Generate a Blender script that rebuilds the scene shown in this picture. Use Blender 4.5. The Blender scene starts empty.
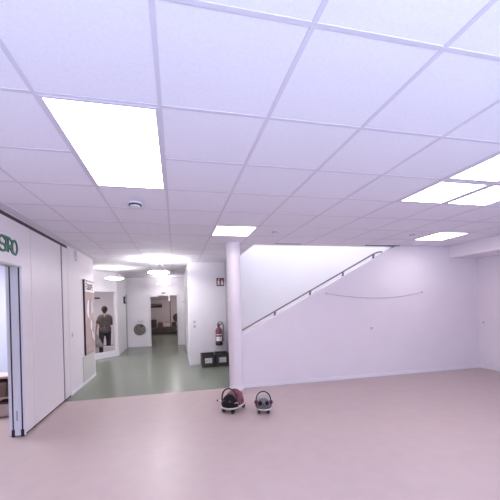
import bpy, bmesh, math, random
from mathutils import Vector, Matrix
random.seed(7)
PI = math.pi
S = bpy.context.scene
COL = S.collection

# ------------------------------------------------------------------ materials
def mat(name, col, rough=0.5, metal=0.0, spec=0.5, noise=0.0, nscale=8.0, bump=0.0, bscale=200.0, emit=None, estr=0.0, col2=None):
    m = bpy.data.materials.new(name)
    m.use_nodes = True
    nt = m.node_tree
    b = nt.nodes['Principled BSDF']
    b.inputs['Base Color'].default_value = (*col, 1)
    b.inputs['Roughness'].default_value = rough
    b.inputs['Metallic'].default_value = metal
    b.inputs['Specular IOR Level'].default_value = spec
    tc = None
    if noise or col2 or bump:
        tc = nt.nodes.new('ShaderNodeTexCoord')
    if noise or col2:
        n = nt.nodes.new('ShaderNodeTexNoise')
        n.inputs['Scale'].default_value = nscale
        n.inputs['Detail'].default_value = 5
        nt.links.new(tc.outputs['Object'], n.inputs['Vector'])
        r = nt.nodes.new('ShaderNodeValToRGB')
        c2 = col2 if col2 else tuple(max(0, c * (1 - noise)) for c in col)
        r.color_ramp.elements[0].position = 0.32
        r.color_ramp.elements[0].color = (*c2, 1)
        r.color_ramp.elements[1].position = 0.68
        r.color_ramp.elements[1].color = (*col, 1)
        nt.links.new(n.outputs['Fac'], r.inputs['Fac'])
        nt.links.new(r.outputs['Color'], b.inputs['Base Color'])
    if bump:
        n2 = nt.nodes.new('ShaderNodeTexNoise')
        n2.inputs['Scale'].default_value = bscale
        n2.inputs['Detail'].default_value = 3
        nt.links.new(tc.outputs['Object'], n2.inputs['Vector'])
        bp = nt.nodes.new('ShaderNodeBump')
        bp.inputs['Strength'].default_value = bump
        bp.inputs['Distance'].default_value = 0.004
        nt.links.new(n2.outputs['Fac'], bp.inputs['Height'])
        nt.links.new(bp.outputs['Normal'], b.inputs['Normal'])
    if emit:
        b.inputs['Emission Color'].default_value = (*emit, 1)
        b.inputs['Emission Strength'].default_value = estr
    return m

M = {}
M['wall'] = mat('wall_paint', (0.84, 0.765, 0.815), 0.55, noise=0.02, nscale=3, bump=0.08, bscale=140)
M['wallin'] = mat('stair_paint', (0.88, 0.87, 0.90), 0.6, noise=0.02, nscale=3)
M['hallwall'] = mat('hall_paint', (0.89, 0.86, 0.885), 0.5, noise=0.02, nscale=3)
M['backroom'] = mat('back_room_shaded', (0.50, 0.43, 0.44), 0.7, noise=0.05, nscale=2)  # wall paint greyed down, the room's dimness is put into the colour
M['ceil'] = mat('ceiling_tile', (0.84, 0.79, 0.87), 0.85, noise=0.05, nscale=60, bump=0.25, bscale=260)
M['grid'] = mat('ceiling_bar', (0.66, 0.60, 0.69), 0.5)
M['border'] = mat('ceiling_border', (0.76, 0.70, 0.77), 0.7)
M['floor'] = mat('lino_beige', (0.505, 0.392, 0.375), 0.38, noise=0.05, nscale=6, col2=(0.475, 0.37, 0.36))
M['green'] = mat('lino_green', (0.185, 0.212, 0.165), 0.24, col2=(0.165, 0.19, 0.148), nscale=25)
M['panel'] = mat('partition_laminate', (0.87, 0.805, 0.84), 0.4, noise=0.02, nscale=2)
M['alu'] = mat('aluminium_profile', (0.82, 0.83, 0.92), 0.4, 0.0)
M['dark'] = mat('dark_gap', (0.05, 0.035, 0.05), 0.6)
M['black'] = mat('black_rubber', (0.02, 0.017, 0.02), 0.5)
M['white'] = mat('white_plastic', (0.82, 0.80, 0.84), 0.4)
M['base'] = mat('white_skirting', (0.84, 0.81, 0.85), 0.4)
M['greyp'] = mat('grey_plastic', (0.40, 0.38, 0.43), 0.45)
M['lightp'] = mat('lamp_panel', (0.9, 0.9, 0.9), 0.5, emit=(1.0, 0.945, 0.945), estr=8.3)
M['pend'] = mat('pendant_glow', (0.9, 0.9, 0.9), 0.5, emit=(1.0, 0.98, 1.0), estr=44.0)
M['pend_mid'] = mat('pendant_glow_medium', (0.9, 0.9, 0.9), 0.5, emit=(1.0, 0.98, 1.0), estr=18.0)
M['pend_far'] = mat('pendant_glow_soft', (0.9, 0.9, 0.9), 0.5, emit=(1.0, 0.98, 1.0), estr=8.5)
M['green_l'] = mat('green_letter', (0.07, 0.26, 0.16), 0.45)
M['green_d'] = mat('dark_green_edge', (0.022, 0.075, 0.05), 0.5)
M['rail'] = mat('dark_wood_rail', (0.24, 0.18, 0.19), 0.4, noise=0.2, nscale=14)
M['steel'] = mat('bracket_steel', (0.20, 0.17, 0.19), 0.35, 0.6)
M['red'] = mat('red_enamel', (0.19, 0.05, 0.07), 0.35)
M['signred'] = mat('sign_red', (0.17, 0.03, 0.05), 0.5)
M['crate'] = mat('crate_plastic', (0.055, 0.05, 0.045), 0.5, noise=0.2, nscale=20)
M['paper'] = mat('paper_label', (0.84, 0.81, 0.82), 0.7)
M['ink'] = mat('ink', (0.06, 0.05, 0.06), 0.6)
M['board'] = mat('board_wood', (0.46, 0.345, 0.335), 0.6, col2=(0.40, 0.30, 0.30), nscale=6)
M['dado'] = mat('wall_guard', (0.57, 0.56, 0.54), 0.5)
M['bugred'] = mat('bug_red', (0.22, 0.065, 0.09), 0.45, noise=0.15, nscale=30)
M['bughead'] = mat('bug_black', (0.012, 0.009, 0.013), 0.7, spec=0.2)
M['spot'] = mat('bug_spot', (0.10, 0.015, 0.025), 0.5)
M['wood'] = mat('pale_wood_base', (0.78, 0.70, 0.66), 0.45, noise=0.1, nscale=20)
M['mouse'] = mat('mouse_grey', (0.15, 0.135, 0.14), 0.6, noise=0.15, nscale=40)
M['mouselt'] = mat('mouse_light', (0.46, 0.42, 0.42), 0.6, noise=0.2, nscale=40)
M['earred'] = mat('ear_red', (0.13, 0.03, 0.05), 0.55)
M['disc'] = mat('sisal', (0.30, 0.25, 0.245), 0.8, col2=(0.16, 0.13, 0.135), nscale=28)
M['skin'] = mat('skin', (0.55, 0.33, 0.27), 0.5)
M['hair'] = mat('hair', (0.02, 0.014, 0.016), 0.55, noise=0.3, nscale=60)
M['blouse'] = mat('patterned_blouse', (0.20, 0.175, 0.17), 0.8, col2=(0.06, 0.05, 0.05), nscale=32)
M['trousers'] = mat('dark_trousers', (0.022, 0.018, 0.025), 0.8)
M['cloth'] = mat('pale_grey_cloth', (0.45, 0.42, 0.43), 0.85, noise=0.25, nscale=12)
M['brown'] = mat('brown_wood', (0.22, 0.15, 0.125), 0.5, noise=0.25, nscale=10)
M['pinkwood'] = mat('beech_wood', (0.60, 0.48, 0.44), 0.5, noise=0.12, nscale=10)
M['dkbrown'] = mat('dark_brown', (0.045, 0.032, 0.032), 0.6)
M['maroon'] = mat('maroon_fabric', (0.11, 0.055, 0.06), 0.8)
M['bench'] = mat('bench_wood', (0.12, 0.085, 0.08), 0.6)
M['cord'] = mat('grey_cord', (0.50, 0.44, 0.49), 0.6)
M['sock'] = mat('socket_grey', (0.58, 0.53, 0.58), 0.5)
M['curtain'] = mat('curtain', (0.62, 0.55, 0.57), 0.9)
M['bistroroom'] = mat('bistro_paint', (0.72, 0.73, 0.86), 0.6)
g = bpy.data.materials.new('window_glass'); g.use_nodes = True
nt = g.node_tree; nt.nodes.clear()
o_ = nt.nodes.new('ShaderNodeOutputMaterial'); mx = nt.nodes.new('ShaderNodeMixShader')
tr = nt.nodes.new('ShaderNodeBsdfTransparent'); gl = nt.nodes.new('ShaderNodeBsdfGlossy')
tr.inputs['Color'].default_value = (0.90, 0.87, 0.89, 1); gl.inputs['Roughness'].default_value = 0.02
mx.inputs['Fac'].default_value = 0.012
nt.links.new(tr.outputs[0], mx.inputs[1]); nt.links.new(gl.outputs[0], mx.inputs[2]); nt.links.new(mx.outputs[0], o_.inputs[0])
M['glass'] = g

# ------------------------------------------------------------------ mesh helpers
def box(bm, x0, x1, y0, y1, z0, z1, bev=0.0):
    t = bmesh.new()
    bmesh.ops.create_cube(t, size=1)
    bmesh.ops.scale(t, vec=(x1 - x0, y1 - y0, z1 - z0), verts=t.verts)
    bmesh.ops.translate(t, vec=((x0 + x1) / 2, (y0 + y1) / 2, (z0 + z1) / 2), verts=t.verts)
    if bev:
        bmesh.ops.bevel(t, geom=t.edges[:], offset=bev, segments=2, affect='EDGES', profile=0.5)
    merge(bm, t)
    return bm

def merge(bm, t, mtx=None):
    if mtx is not None:
        bmesh.ops.transform(t, matrix=mtx, verts=t.verts)
    me = bpy.data.meshes.new('tmp'); t.to_mesh(me); t.free()
    bm.from_mesh(me); bpy.data.meshes.remove(me)

def frame_of(d):
    d = d.normalized()
    a = Vector((0, 0, 1)) if abs(d.z) < 0.9 else Vector((1, 0, 0))
    u = d.cross(a).normalized(); v = d.cross(u).normalized()
    return u, v

def tube(bm, pts, r, n=10, closed=False, cap=True):
    pts = [Vector(p) for p in pts]
    k = len(pts)
    rr = r if isinstance(r, (list, tuple)) else [r] * k
    rings = []
    u = None
    for i, p in enumerate(pts):
        if closed:
            d = pts[(i + 1) % k] - pts[i - 1]
        else:
            d = pts[min(i + 1, k - 1)] - pts[max(i - 1, 0)]
        d.normalize()
        if u is None:
            u, v = frame_of(d)
        else:
            u = (u - d * u.dot(d)).normalized(); v = d.cross(u).normalized()
        rings.append([bm.verts.new(p + (u * math.cos(2 * PI * j / n) + v * math.sin(2 * PI * j / n)) * rr[i]) for j in range(n)])
    for i in range(k if closed else k - 1):
        a, b = rings[i], rings[(i + 1) % k]
        for j in range(n):
            bm.faces.new((a[j], a[(j + 1) % n], b[(j + 1) % n], b[j]))
    if cap and not closed:
        bm.faces.new(rings[0][::-1]); bm.faces.new(rings[-1])
    return bm

def lathe(bm, prof, n=32, loc=(0, 0, 0), axis='Z'):
    t = bmesh.new()
    rings = []
    for (r, z) in prof:
        if r < 1e-5:
            rings.append([t.verts.new((0, 0, z))])
        else:
            rings.append([t.verts.new((r * math.cos(2 * PI * j / n), r * math.sin(2 * PI * j / n), z)) for j in range(n)])
    for a, b in zip(rings, rings[1:]):
        for j in range(n):
            j2 = (j + 1) % n
            if len(a) == 1 and len(b) == 1: continue
            if len(a) == 1: t.faces.new((a[0], b[j], b[j2]))
            elif len(b) == 1: t.faces.new((a[j], b[0], a[j2]))
            else: t.faces.new((a[j], b[j], b[j2], a[j2]))
    if axis == 'Y': R = Matrix.Rotation(PI / 2, 4, 'X')
    elif axis == 'X': R = Matrix.Rotation(PI / 2, 4, 'Y')
    else: R = Matrix.Identity(4)
    bmesh.ops.recalc_face_normals(t, faces=t.faces)
    merge(bm, t, Matrix.Translation(loc) @ R)
    return bm

def ball(bm, c, r, seg=20, rot=None):
    t = bmesh.new()
    bmesh.ops.create_uvsphere(t, u_segments=seg, v_segments=max(8, seg // 2), radius=1)
    rv = r if isinstance(r, (tuple, list)) else (r, r, r)
    mt = Matrix.Translation(c) @ (rot if rot else Matrix.Identity(4)) @ Matrix.Diagonal((*rv, 1))
    merge(bm, t, mt)
    return bm

def prism(bm, poly, h0, h1, plane='XZ'):
    """extrude an outline; plane XZ -> along y, YZ -> along x, XY -> along z"""
    def P(a, b, h):
        return {'XZ': (a, h, b), 'YZ': (h, a, b), 'XY': (a, b, h)}[plane]
    t = bmesh.new()
    lo = [t.verts.new(P(a, b, h0)) for a, b in poly]
    hi = [t.verts.new(P(a, b, h1)) for a, b in poly]
    n = len(poly)
    t.faces.new(lo); t.faces.new(hi[::-1])
    for i in range(n):
        t.faces.new((lo[i], hi[i], hi[(i + 1) % n], lo[(i + 1) % n]))
    bmesh.ops.recalc_face_normals(t, faces=t.faces)
    merge(bm, t)
    return bm

def B(): return bmesh.new()

def obj(name, bm, m, parent=None, smooth=False, loc=None):
    me = bpy.data.meshes.new(name)
    bm.to_mesh(me); bm.free()
    if smooth:
        for p in me.polygons: p.use_smooth = True
    ms = m if isinstance(m, (list, tuple)) else [m]
    for mm in ms: me.materials.append(mm)
    o = bpy.data.objects.new(name, me)
    COL.objects.link(o)
    if parent: o.parent = parent
    if loc: o.location = loc
    return o

def smooth_by_angle(o, ang=40):
    me = o.data
    for p in me.polygons: p.use_smooth = True
    bm = bmesh.new(); bm.from_mesh(me)
    for e in bm.edges:
        if len(e.link_faces) == 2 and e.calc_face_angle(0) > math.radians(ang): e.smooth = False
    bm.to_mesh(me); bm.free()
    return o

def tag(o, label, cat, group=None):
    o['label'] = label; o['category'] = cat
    if group: o['group'] = group
    return o

def thing(name, label, cat, loc=(0, 0, 0), rotz=0, group=None):
    o = bpy.data.objects.new(name, None); COL.objects.link(o)
    o.empty_display_size = 0.1
    o.location = loc; o.rotation_euler = (0, 0, rotz)
    return tag(o, label, cat, group)

def struct(name, bm, m, parent=None, smooth=False):
    o = obj(name, bm, m, parent, smooth)
    if parent is None: o['kind'] = 'structure'
    return o

def dup(root, loc, label=None, rotz=None):
    r = root.copy(); COL.objects.link(r); r.location = loc
    if rotz is not None: r.rotation_euler = (0, 0, rotz)
    if label: r['label'] = label
    for ch in list(root.children):
        c = ch.copy(); COL.objects.link(c); c.parent = r
        for gch in list(ch.children):
            d = gch.copy(); COL.objects.link(d); d.parent = c
    return r

# ------------------------------------------------------------------ dimensions (metres, camera at x=0 y=0)
HC = 2.632            # ceiling height
XL, XR = -1.815, 6.45
YB = 5.44             # stair parapet / back wall front face
YR = -1.7             # rear wall with the windows
T = 0.625
OX, OY = -0.057, 1.759
XS = 1.44             # ceiling edge along the stairwell
YH = 12.3             # end wall of the corridor
YE = 7.95             # wall with the fire extinguisher

# ------------------------------------------------------------------ floors
bm = B(); box(bm, -6.2, 6.6, YR - 0.1, 5.55, -0.1, 0.0); struct('floor', bm, M['floor'])
bm = B(); box(bm, -6.2, 1.45, 5.55, 17.8, -0.1, 0.0); struct('floor_corridor', bm, M['green'])
bm = B(); box(bm, 1.45, 6.6, 5.55, 7.2, -0.1, 0.0); struct('floor_stairwell', bm, M['floor'])

# ------------------------------------------------------------------ ceiling
bm = B()
box(bm, XL - 0.2, 6.6, YR - 0.1, YB + 0.12, HC, HC + 0.1)
box(bm, -6.2, XS, YB + 0.12, 17.8, HC, HC + 0.1)
box(bm, -6.2, XL - 0.2, YR - 0.1, YB + 0.12, HC, HC + 0.1)
struct('ceiling', bm, M['ceil'])
bm = B()
hw = 0.0115; zb = HC - 0.003
for i in range(-2, 10):
    x = OX + i * T
    y1 = 12.29 if x < XS - 0.05 else YB + 0.1
    if x < 5.7 and x > -1.70: box(bm, x - hw, x + hw, YR, y1, zb, HC + 0.02)
for j in range(-8, 17):
    y = OY + j * T
    if y < YB + 0.1:
        box(bm, -1.70, 5.72, y - hw, y + hw, zb + 0.0004, HC + 0.02)
    else:
        xl = -1.70 if y < 7.54 else -3.2
        box(bm, xl, XS - 0.01, y - hw, y + hw, zb + 0.0004, HC + 0.02)
struct('trim_1', bm, M['grid'])
bm = B(); box(bm, XL, -1.70, YR, 7.54, HC - 0.006, HC + 0.02)
struct('trim_2', bm, M['border'])
# ceiling edge above the parapet and along the stairwell
bm = B(); box(bm, XS, 4.6, YB + 0.10, YB + 0.13, HC - 0.01, HC + 0.12); box(bm, XS - 0.02, XS + 0.01, YB + 0.13, 7.0, HC - 0.01, HC + 0.12)
struct('trim_3', bm, M['white'])
bm = B(); box(bm, 3.72, 4.5, YB - 0.015, YB + 0.02, HC - 0.010, HC); box(bm, 1.85, 2.35, YB - 0.012, YB + 0.02, HC - 0.005, HC)
struct('trim_4', bm, M['dark'])  # dark bars laid in for the shadow gap under the ceiling

# ------------------------------------------------------------------ walls of the big room
# right wall with soffit
bm = B(); box(bm, XR, XR + 0.15, YR, YB + 0.15, 0, HC); struct('wall_right', bm, M['wall'])
bm = B(); box(bm, 5.72, XR, YR, YB, 2.385, HC); struct('trim_5', bm, M['wall'])
# back wall: sloping parapet that becomes the full-height wall
def ztop(x): return 0.954 + 0.511 * (x - 1.173)
xt = 1.173 + (HC - 0.954) / 0.511
bm = B()
prism(bm, [(1.12, 0), (XR, 0), (XR, HC), (xt, HC), (1.12, ztop(1.12))], YB, YB + 0.13, 'XZ')
struct('wall_back', bm, M['wall'])
bm = B()
prism(bm, [(1.12, ztop(1.12)), (xt - 0.04, ztop(xt - 0.04)), (xt - 0.04, ztop(xt - 0.04) + 0.016), (1.12, ztop(1.12) + 0.016)], YB - 0.004, YB + 0.134, 'XZ')
struct('trim_6', bm, M['base'])  # white strip draws the lit top edge of the parapet
bm = B(); box(bm, 1.13, XR, YB - 0.012, YB, 0, 0.065, 0.003); struct('baseboard_back', bm, M['base'])
bm = B(); box(bm, XR - 0.012, XR, YR, YB - 0.012, 0, 0.065, 0.003); struct('baseboard_right', bm, M['base'])
# stairwell shell
bm = B()
box(bm, 1.29, 6.6, 6.95, 7.07, 0, 5.4)          # far wall
box(bm, 6.45, 6.6, YB + 0.15, 6.95, 0, 5.4)     # right end
box(bm, XS - 0.14, XS - 0.02, YB + 0.13, 6.95, HC + 0.1, 5.4)  # upper left
box(bm, XS - 0.02, 6.6, YB + 0.0, YB + 0.12, HC + 0.12, 5.4)   # upper front
box(bm, XS - 0.14, 6.6, YB, 7.07, 5.4, 5.5)     # roof over the stair
struct('wall_stairwell', bm, M['wallin'])
bm = B()
for k in range(14):
    box(bm, 1.55 + k * 0.333, 6.44, YB + 0.14, 6.94, k * 0.17, (k + 1) * 0.17)
struct('stairs', bm, M['white'])  # treads kept pale to bounce light onto the stairwell wall

# left: folding partition, header, then plain wall up to the corner at y = 7.4
bm = B()
box(bm, XL - 0.17, XL, YR, 4.462, 2.05, 2.565)     # header over the opening
box(bm, XL - 0.17, XL, YR, 2.6, 0, 2.05)
box(bm, XL - 0.17, XL, 5.86, 7.54, 0, HC)
struct('wall_left', bm, M['panel'])
bm = B(); box(bm, XL - 0.15, XL - 0.006, YR, 5.9, 2.565, 2.612); box(bm, XL - 0.16, XL - 0.008, 5.538, 5.596, 0.0, 2.565); box(bm, XL - 0.16, XL - 0.004, 4.4625, 4.4715, 0.0, 2.565); box(bm, XL - 0.16, XL - 0.004, 5.851, 5.859, 0.0, 2.565)
struct('trim_7', bm, M['dark'])
bm = B(); box(bm, XL - 0.16, XL, YR, 5.9, 2.612, HC); struct('trim_8', bm, M['border'])
bm = B(); box(bm, XL - 0.01, XL + 0.003, 2.6, 4.205, 2.035, 2.053); box(bm, XL - 0.165, XL - 0.012, 2.6, 4.205, 2.046, 2.05)
struct('trim_9', bm, M['dado'])
bm = B(); box(bm, XL, XL + 0.012, 5.87, 7.54, 0, 0.06, 0.003); struct('baseboard_left', bm, M['base'])

def partition(y0, y1, label, edge, top=2.564):
    t = thing('partition_panel', label, 'partition', (XL - 0.085, y0, 0), 0, 'panels of the folding partition')
    b = B(); box(b, -0.083, 0.085, 0.012 if edge else 0, y1 - y0, 0.03, top, 0.002); obj('panel_leaf', b, M['panel'], t)
    b = B(); box(b, -0.07, 0.07, 0.02, y1 - y0 - 0.01, 0.0, 0.03); obj('floor_seal', b, M['black'], t)
    if edge:
        b = B(); box(b, -0.085, -0.052, -0.002, 0.014, 0.012, 2.046); box(b, -0.034, 0.046, -0.004, 0.014, 0.012, 2.046); box(b, 0.064, 0.087, -0.002, 0.016, 0.012, 2.046)
        obj('edge_profile', b, M['alu'], t)
        for xx in (-0.043, 0.055):
            b = B(); box(b, xx - 0.009, xx + 0.009, 0.0, 0.014, 0.012, 2.046); obj('rubber_seal', b, M['dark'], t)
            b = B(); box(b, xx - 0.017, xx + 0.017, -0.008, 0.02, 0.0, 0.085, 0.003); obj('rubber_foot', b, M['black'], t)
        b = B(); box(b, -0.005, 0.008, -0.008, 0.0, 0.19, 0.31, 0.002); obj('latch', b, M['greyp'], t)
    return t
partition(4.205, 4.462, 'narrow pale partition panel with exposed aluminium edge beside the opening', True, 2.049)
partition(4.472, 5.537, 'wide pale lilac partition panel right of the green letters', False)
partition(5.597, 5.85, 'slim pale partition post panel between dark gap and plain wall', False)

# room behind the opening
bm = B(); box(bm, -6.2, XL - 0.17, 7.1, 7.4, 0, HC); box(bm, -6.2, -6.1, YR, 7.1, 0, HC)
struct('wall_bistro', bm, M['bistroroom'])

# assumed rear wall and windows behind the camera, set close for the ceiling light
bm = B()
box(bm, -6.2, XR + 0.15, YR - 0.15, YR, 0, 0.85); box(bm, -6.2, XR + 0.15, YR - 0.15, YR, 2.45, HC)
for x0, x1 in ((-6.2, -1.7), (0.45, 0.6), (2.75, 2.9), (5.05, XR + 0.15)):
    box(bm, x0, x1, YR - 0.15, YR, 0.85, 2.45)
struct('wall_rear', bm, M['wall'])
for k, (x0, x1) in enumerate(((-1.7, 0.45), (0.6, 2.75), (2.9, 5.05))):
    bm = B()
    for a in ((x0, x0 + 0.06, 0.85, 2.45), (x1 - 0.06, x1, 0.85, 2.45), (x0 + 0.06, x1 - 0.06, 0.85, 0.91), (x0 + 0.06, x1 - 0.06, 2.39, 2.45), ((x0 + x1) / 2 - 0.04, (x0 + x1) / 2 + 0.04, 0.91, 2.39)):
        box(bm, a[0], a[1], YR - 0.11, YR - 0.04, a[2], a[3])
    w = struct('window_%d' % (k + 2), bm, M['white'])
    bm = B(); box(bm, x0 + 0.05, x1 - 0.05, YR - 0.08, YR - 0.075, 0.9, 2.4); obj('pane', bm, M['glass'], w)

# ------------------------------------------------------------------ corridor
# block with the fire extinguisher
bm = B()
box(bm, 0.315, 1.285, YE, YH, 0, HC)
box(bm, 1.285, 1.45, 6.95, YH, 0, HC)
struct('wall_corridor_right', bm, M['hallwall'])
bm = B(); box(bm, 0.315, 1.283, YE - 0.012, YE, 0, 0.06); struct('baseboard_corridor', bm, M['base'])
bm = B(); box(bm, 1.272, 1.285, 6.96, YE - 0.013, 0, HC - 0.01); struct('trim_10', bm, M['greyp'])
# end wall with doorway
bm = B()
box(bm, -1.85, -0.965, YH, YH + 0.12, 0, HC); box(bm, 0.05, 1.45, YH, YH + 0.12, 0, HC); box(bm, -0.965, 0.05, YH, YH + 0.12, 1.945, HC)
struct('wall_corridor_end', bm, M['hallwall'])
bm = B(); box(bm, -1.85, -1.0, YH - 0.012, YH, 0, 0.06); box(bm, 0.05, 0.33, YH - 0.012, YH, 0, 0.06); struct('baseboard_end', bm, M['base'])
bm = B()
for a in ((-1.0, -0.955, 0, 1.985), (0.04, 0.085, 0, 1.985), (-1.0, 0.085, 1.94, 1.985)):
    box(bm, a[0], a[1], YH - 0.02, YH + 0.14, a[2], a[3])
d1 = struct('door_1', bm, M['base'])
bm = B(); box(bm, -0.955, -0.66, YH - 0.06, YH - 0.02, 1.895, 1.945, 0.006); obj('door_closer', bm, M['white'], d1)
bm = B(); box(bm, -0.285, -0.215, YH + 0.0, YH + 0.02, 1.72, 1.945, 0.004); obj('door_stay', bm, M['white'], d1)
# left corridor wall from the slanted window back to the end wall
GX0, GY0 = -3.35, 8.75
GX1, GY1 = -1.82, 10.40
bm = B(); box(bm, -1.97, -1.82, GY1, YH + 0.12, 0, HC)
struct('wall_corridor_left', bm, M['hallwall'])
bm = B(); box(bm, -1.822, -1.805, 12.1, 12.28, 0.0, 2.0); struct('door_2', bm, M['greyp'])
bm = B(); box(bm, -1.82, -1.808, GY1 + 0.02, 12.08, 0, 0.06); struct('baseboard_corridor_left', bm, M['base'])
# slanted window wall (built along local x, then turned)
ang = math.atan2(GY1 - GY0, GX1 - GX0); L = math.hypot(GX1 - GX0, GY1 - GY0)
MW = Matrix.Translation((GX0, GY0, 0)) @ Matrix.Rotation(ang, 4, 'Z')
def slant(fn):
    t = B(); fn(t); b = B(); merge(b, t, MW); return b
def f(t):
    box(t, 0, L, 0, 0.10, 2.06, HC); box(t, 0, L, 0, 0.10, 0, 0.13); box(t, L - 0.035, L, 0, 0.10, 0.13, 2.06); box(t, 0, 0.10, 0, 0.10, 0.13, 2.06)
struct('wall_slanted', slant(f), M['hallwall'])
def f(t):
    x0, x1 = 0.10, L - 0.035
    for a in ((x0, x0 + 0.04, 0.13, 2.06), (x1 - 0.04, x1, 0.13, 2.06), (x0 + 0.04, x1 - 0.04, 2.02, 2.06), (x0 + 0.04, x1 - 0.04, 0.13, 0.17)):
        box(t, a[0], a[1], -0.015, 0.07, a[2], a[3])
    box(t, x0 - 0.02, L + 0.0, -0.03, 0.0, 0.0, 0.12)
w1 = struct('window_1', slant(f), M['base'])
def f(t): box(t, 0.13, L - 0.10, 0.03, 0.036, 0.16, 2.03)
obj('pane', slant(f), M['glass'], w1)
# room behind the slanted window, and the return of the left wall
bm = B()
box(bm, -6.2, XL - 0.17, 7.4, 7.54, 0, HC); box(bm, -6.2, -6.1, 7.5, 13.6, 0, HC); box(bm, -6.1, -1.97, 13.5, 13.6, 0, HC)
box(bm, -6.1, GX0, GY0 - 0.02, GY0 + 0.08, 0, HC); box(bm, -1.97, -1.9, YH + 0.12, 13.5, 0, HC)
struct('wall_group_room', bm, M['hallwall'])
# dim back room behind the doorway
bm = B()
box(bm, -1.9, 1.5, 17.6, 17.7, 0, HC); box(bm, -1.9, -1.8, 13.6, 17.6, 0, HC); box(bm, 1.4, 1.5, YH + 0.12, 17.6, 0, HC)
struct('wall_back_room', bm, M['backroom'])
bm = B(); box(bm, -0.33, -0.30, 17.57, 17.6, 0.3, 2.3); box(bm, -1.5, -0.33, 17.585, 17.6, 1.93, 1.945); struct('trim_11', bm, M['dkbrown'])

# ------------------------------------------------------------------ column
bm = B(); lathe(bm, [(0.124, 0), (0.124, HC + 0.0)], 48, (1.0, 5.44, 0))
bm2 = B(); lathe(bm2, [(0.0, 0.0), (0.130, 0.0), (0.130, 0.05), (0.126, 0.056), (0.124, 0.056)], 48, (0, 0, 0))
c = thing('column', 'smooth round white column standing at the left end of the stair wall', 'column', (1.03, 5.43, 0))
bm.free(); bm = B(); lathe(bm, [(0, 0), (0.124, 0), (0.124, HC), (0, HC)], 48)
smooth_by_angle(obj('shaft', bm, M['wall'], c)); smooth_by_angle(obj('column_base', bm2, M['base'], c))

# ------------------------------------------------------------------ handrail
t = thing('handrail', 'dark sloping handrail on brackets above the white stair parapet', 'handrail', (1.165, YB + 0.06, 0.0))
bm = B()
tube(bm, [(0.0, 0, 1.04), (2.76, 0, 2.46), (2.83, 0, 2.49), (2.89, 0, 2.508), (2.97, 0, 2.512)], 0.0145, 12)
smooth_by_angle(obj('rail', bm, M['rail'], t), 60)
for x in (1.81, 2.53, 3.24, 3.93):
    zr = 1.04 + (x - 1.165) * 0.5145
    zt = ztop(x) + 0.012
    bm = B(); tube(bm, [(x - 1.165, 0, zr - 0.012), (x - 1.165, 0, zt + 0.004)], 0.019, 10)
    lathe(bm, [(0, 0), (0.03, 0), (0.03, 0.008), (0, 0.008)], 16, (x - 1.165, 0, zt))
    box(bm, x - 1.165 - 0.025, x - 1.165 + 0.025, -0.012, 0.012, zr - 0.028, zr - 0.012)
    obj('bracket', bm, M['steel'], t)

# ------------------------------------------------------------------ ceiling lights
def panel_light(x0, x1, y0, y1, label, group=None, name='ceiling_light', e=0.018):
    t = thing(name, label, 'ceiling light', ((x0 + x1) / 2, (y0 + y1) / 2, HC), 0, group)
    a, b = (x1 - x0) / 2, (y1 - y0) / 2
    bm = B()
    box(bm, -a, a, -b, -b + e, -0.006, 0.0); box(bm, -a, a, b - e, b, -0.006, 0.0); box(bm, -a, -a + e, -b + e, b - e, -0.006, 0.0); box(bm, a - e, a, -b + e, b - e, -0.006, 0.0)
    obj('frame', bm, M['grid'], t)
    bm = B(); box(bm, -a + e, a - e, -b + e, b - e, -0.004, -0.001); obj('diffuser', bm, M['lightp'], t)
G = hw
def cell(i0, i1, j0, j1): return (OX + i0 * T + G, OX + i1 * T - G, OY + j0 * T + G, OY + j1 * T - G)
panel_light(*cell(-1, 0, 0, 2), 'large long glowing ceiling panel above left, nearest the smoke detector')
panel_light(*cell(1, 2, 4, 5), 'small square glowing ceiling panel directly in front of the column')
panel_light(*cell(7, 8, 4, 5), 'small square glowing ceiling panel near the stair wall at right')
panel_light(*cell(4, 5, 1, 2), 'far left glowing panel of the four panel cluster at right', 'four panel light cluster', e=0.036)
panel_light(*cell(5, 6, 1, 2), 'far right glowing panel of the four panel cluster at right', 'four panel light cluster', e=0.036)
panel_light(*cell(4, 5, 0, 1), 'near left glowing panel of the four panel cluster at right', 'four panel light cluster', e=0.036)
panel_light(*cell(5, 6, 0, 1), 'near right glowing panel of the four panel cluster, mostly outside the frame', 'four panel light cluster', e=0.036)
# the same lights go on behind the camera
# smoke detector and two little ceiling sensors
t = thing('smoke_detector', 'round smoke detector with dark ring beside the large left light panel', 'smoke detector', (-0.397, 3.45, HC))
bm = B(); lathe(bm, [(0, 0), (0.072, 0), (0.072, -0.012), (0.066, -0.016), (0, -0.016)], 32); smooth_by_angle(obj('base_plate', bm, M['white'], t))
bm = B(); lathe(bm, [(0.0, -0.016), (0.064, -0.016), (0.067, -0.024), (0.064, -0.032), (0.0, -0.032)], 32); smooth_by_angle(obj('vent_ring', bm, M['ink'], t))
bm = B(); lathe(bm, [(0.0, -0.032), (0.056, -0.032), (0.05, -0.042), (0.0, -0.048)], 32); smooth_by_angle(obj('cap', bm, M['white'], t))
def sensor(x, y, label):
    t = thing('ceiling_sensor', label, 'sensor', (x, y, HC), 0, 'little ceiling sensors')
    bm = B(); lathe(bm, [(0.03, -0.006), (0.045, -0.008), (0.05, 0), (0.03, 0)], 28); smooth_by_angle(obj('rim', bm, M['greyp'], t))
    bm = B(); lathe(bm, [(0, -0.014), (0.02, -0.012), (0.03, -0.005), (0.03, 0), (0, 0)], 24); smooth_by_angle(obj('lens', bm, M['border'], t))
sensor(1.538, 4.56, 'tiny round ceiling sensor between column and stair opening')
sensor(3.996, 4.52, 'tiny round ceiling sensor near the far right light panel')

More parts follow.
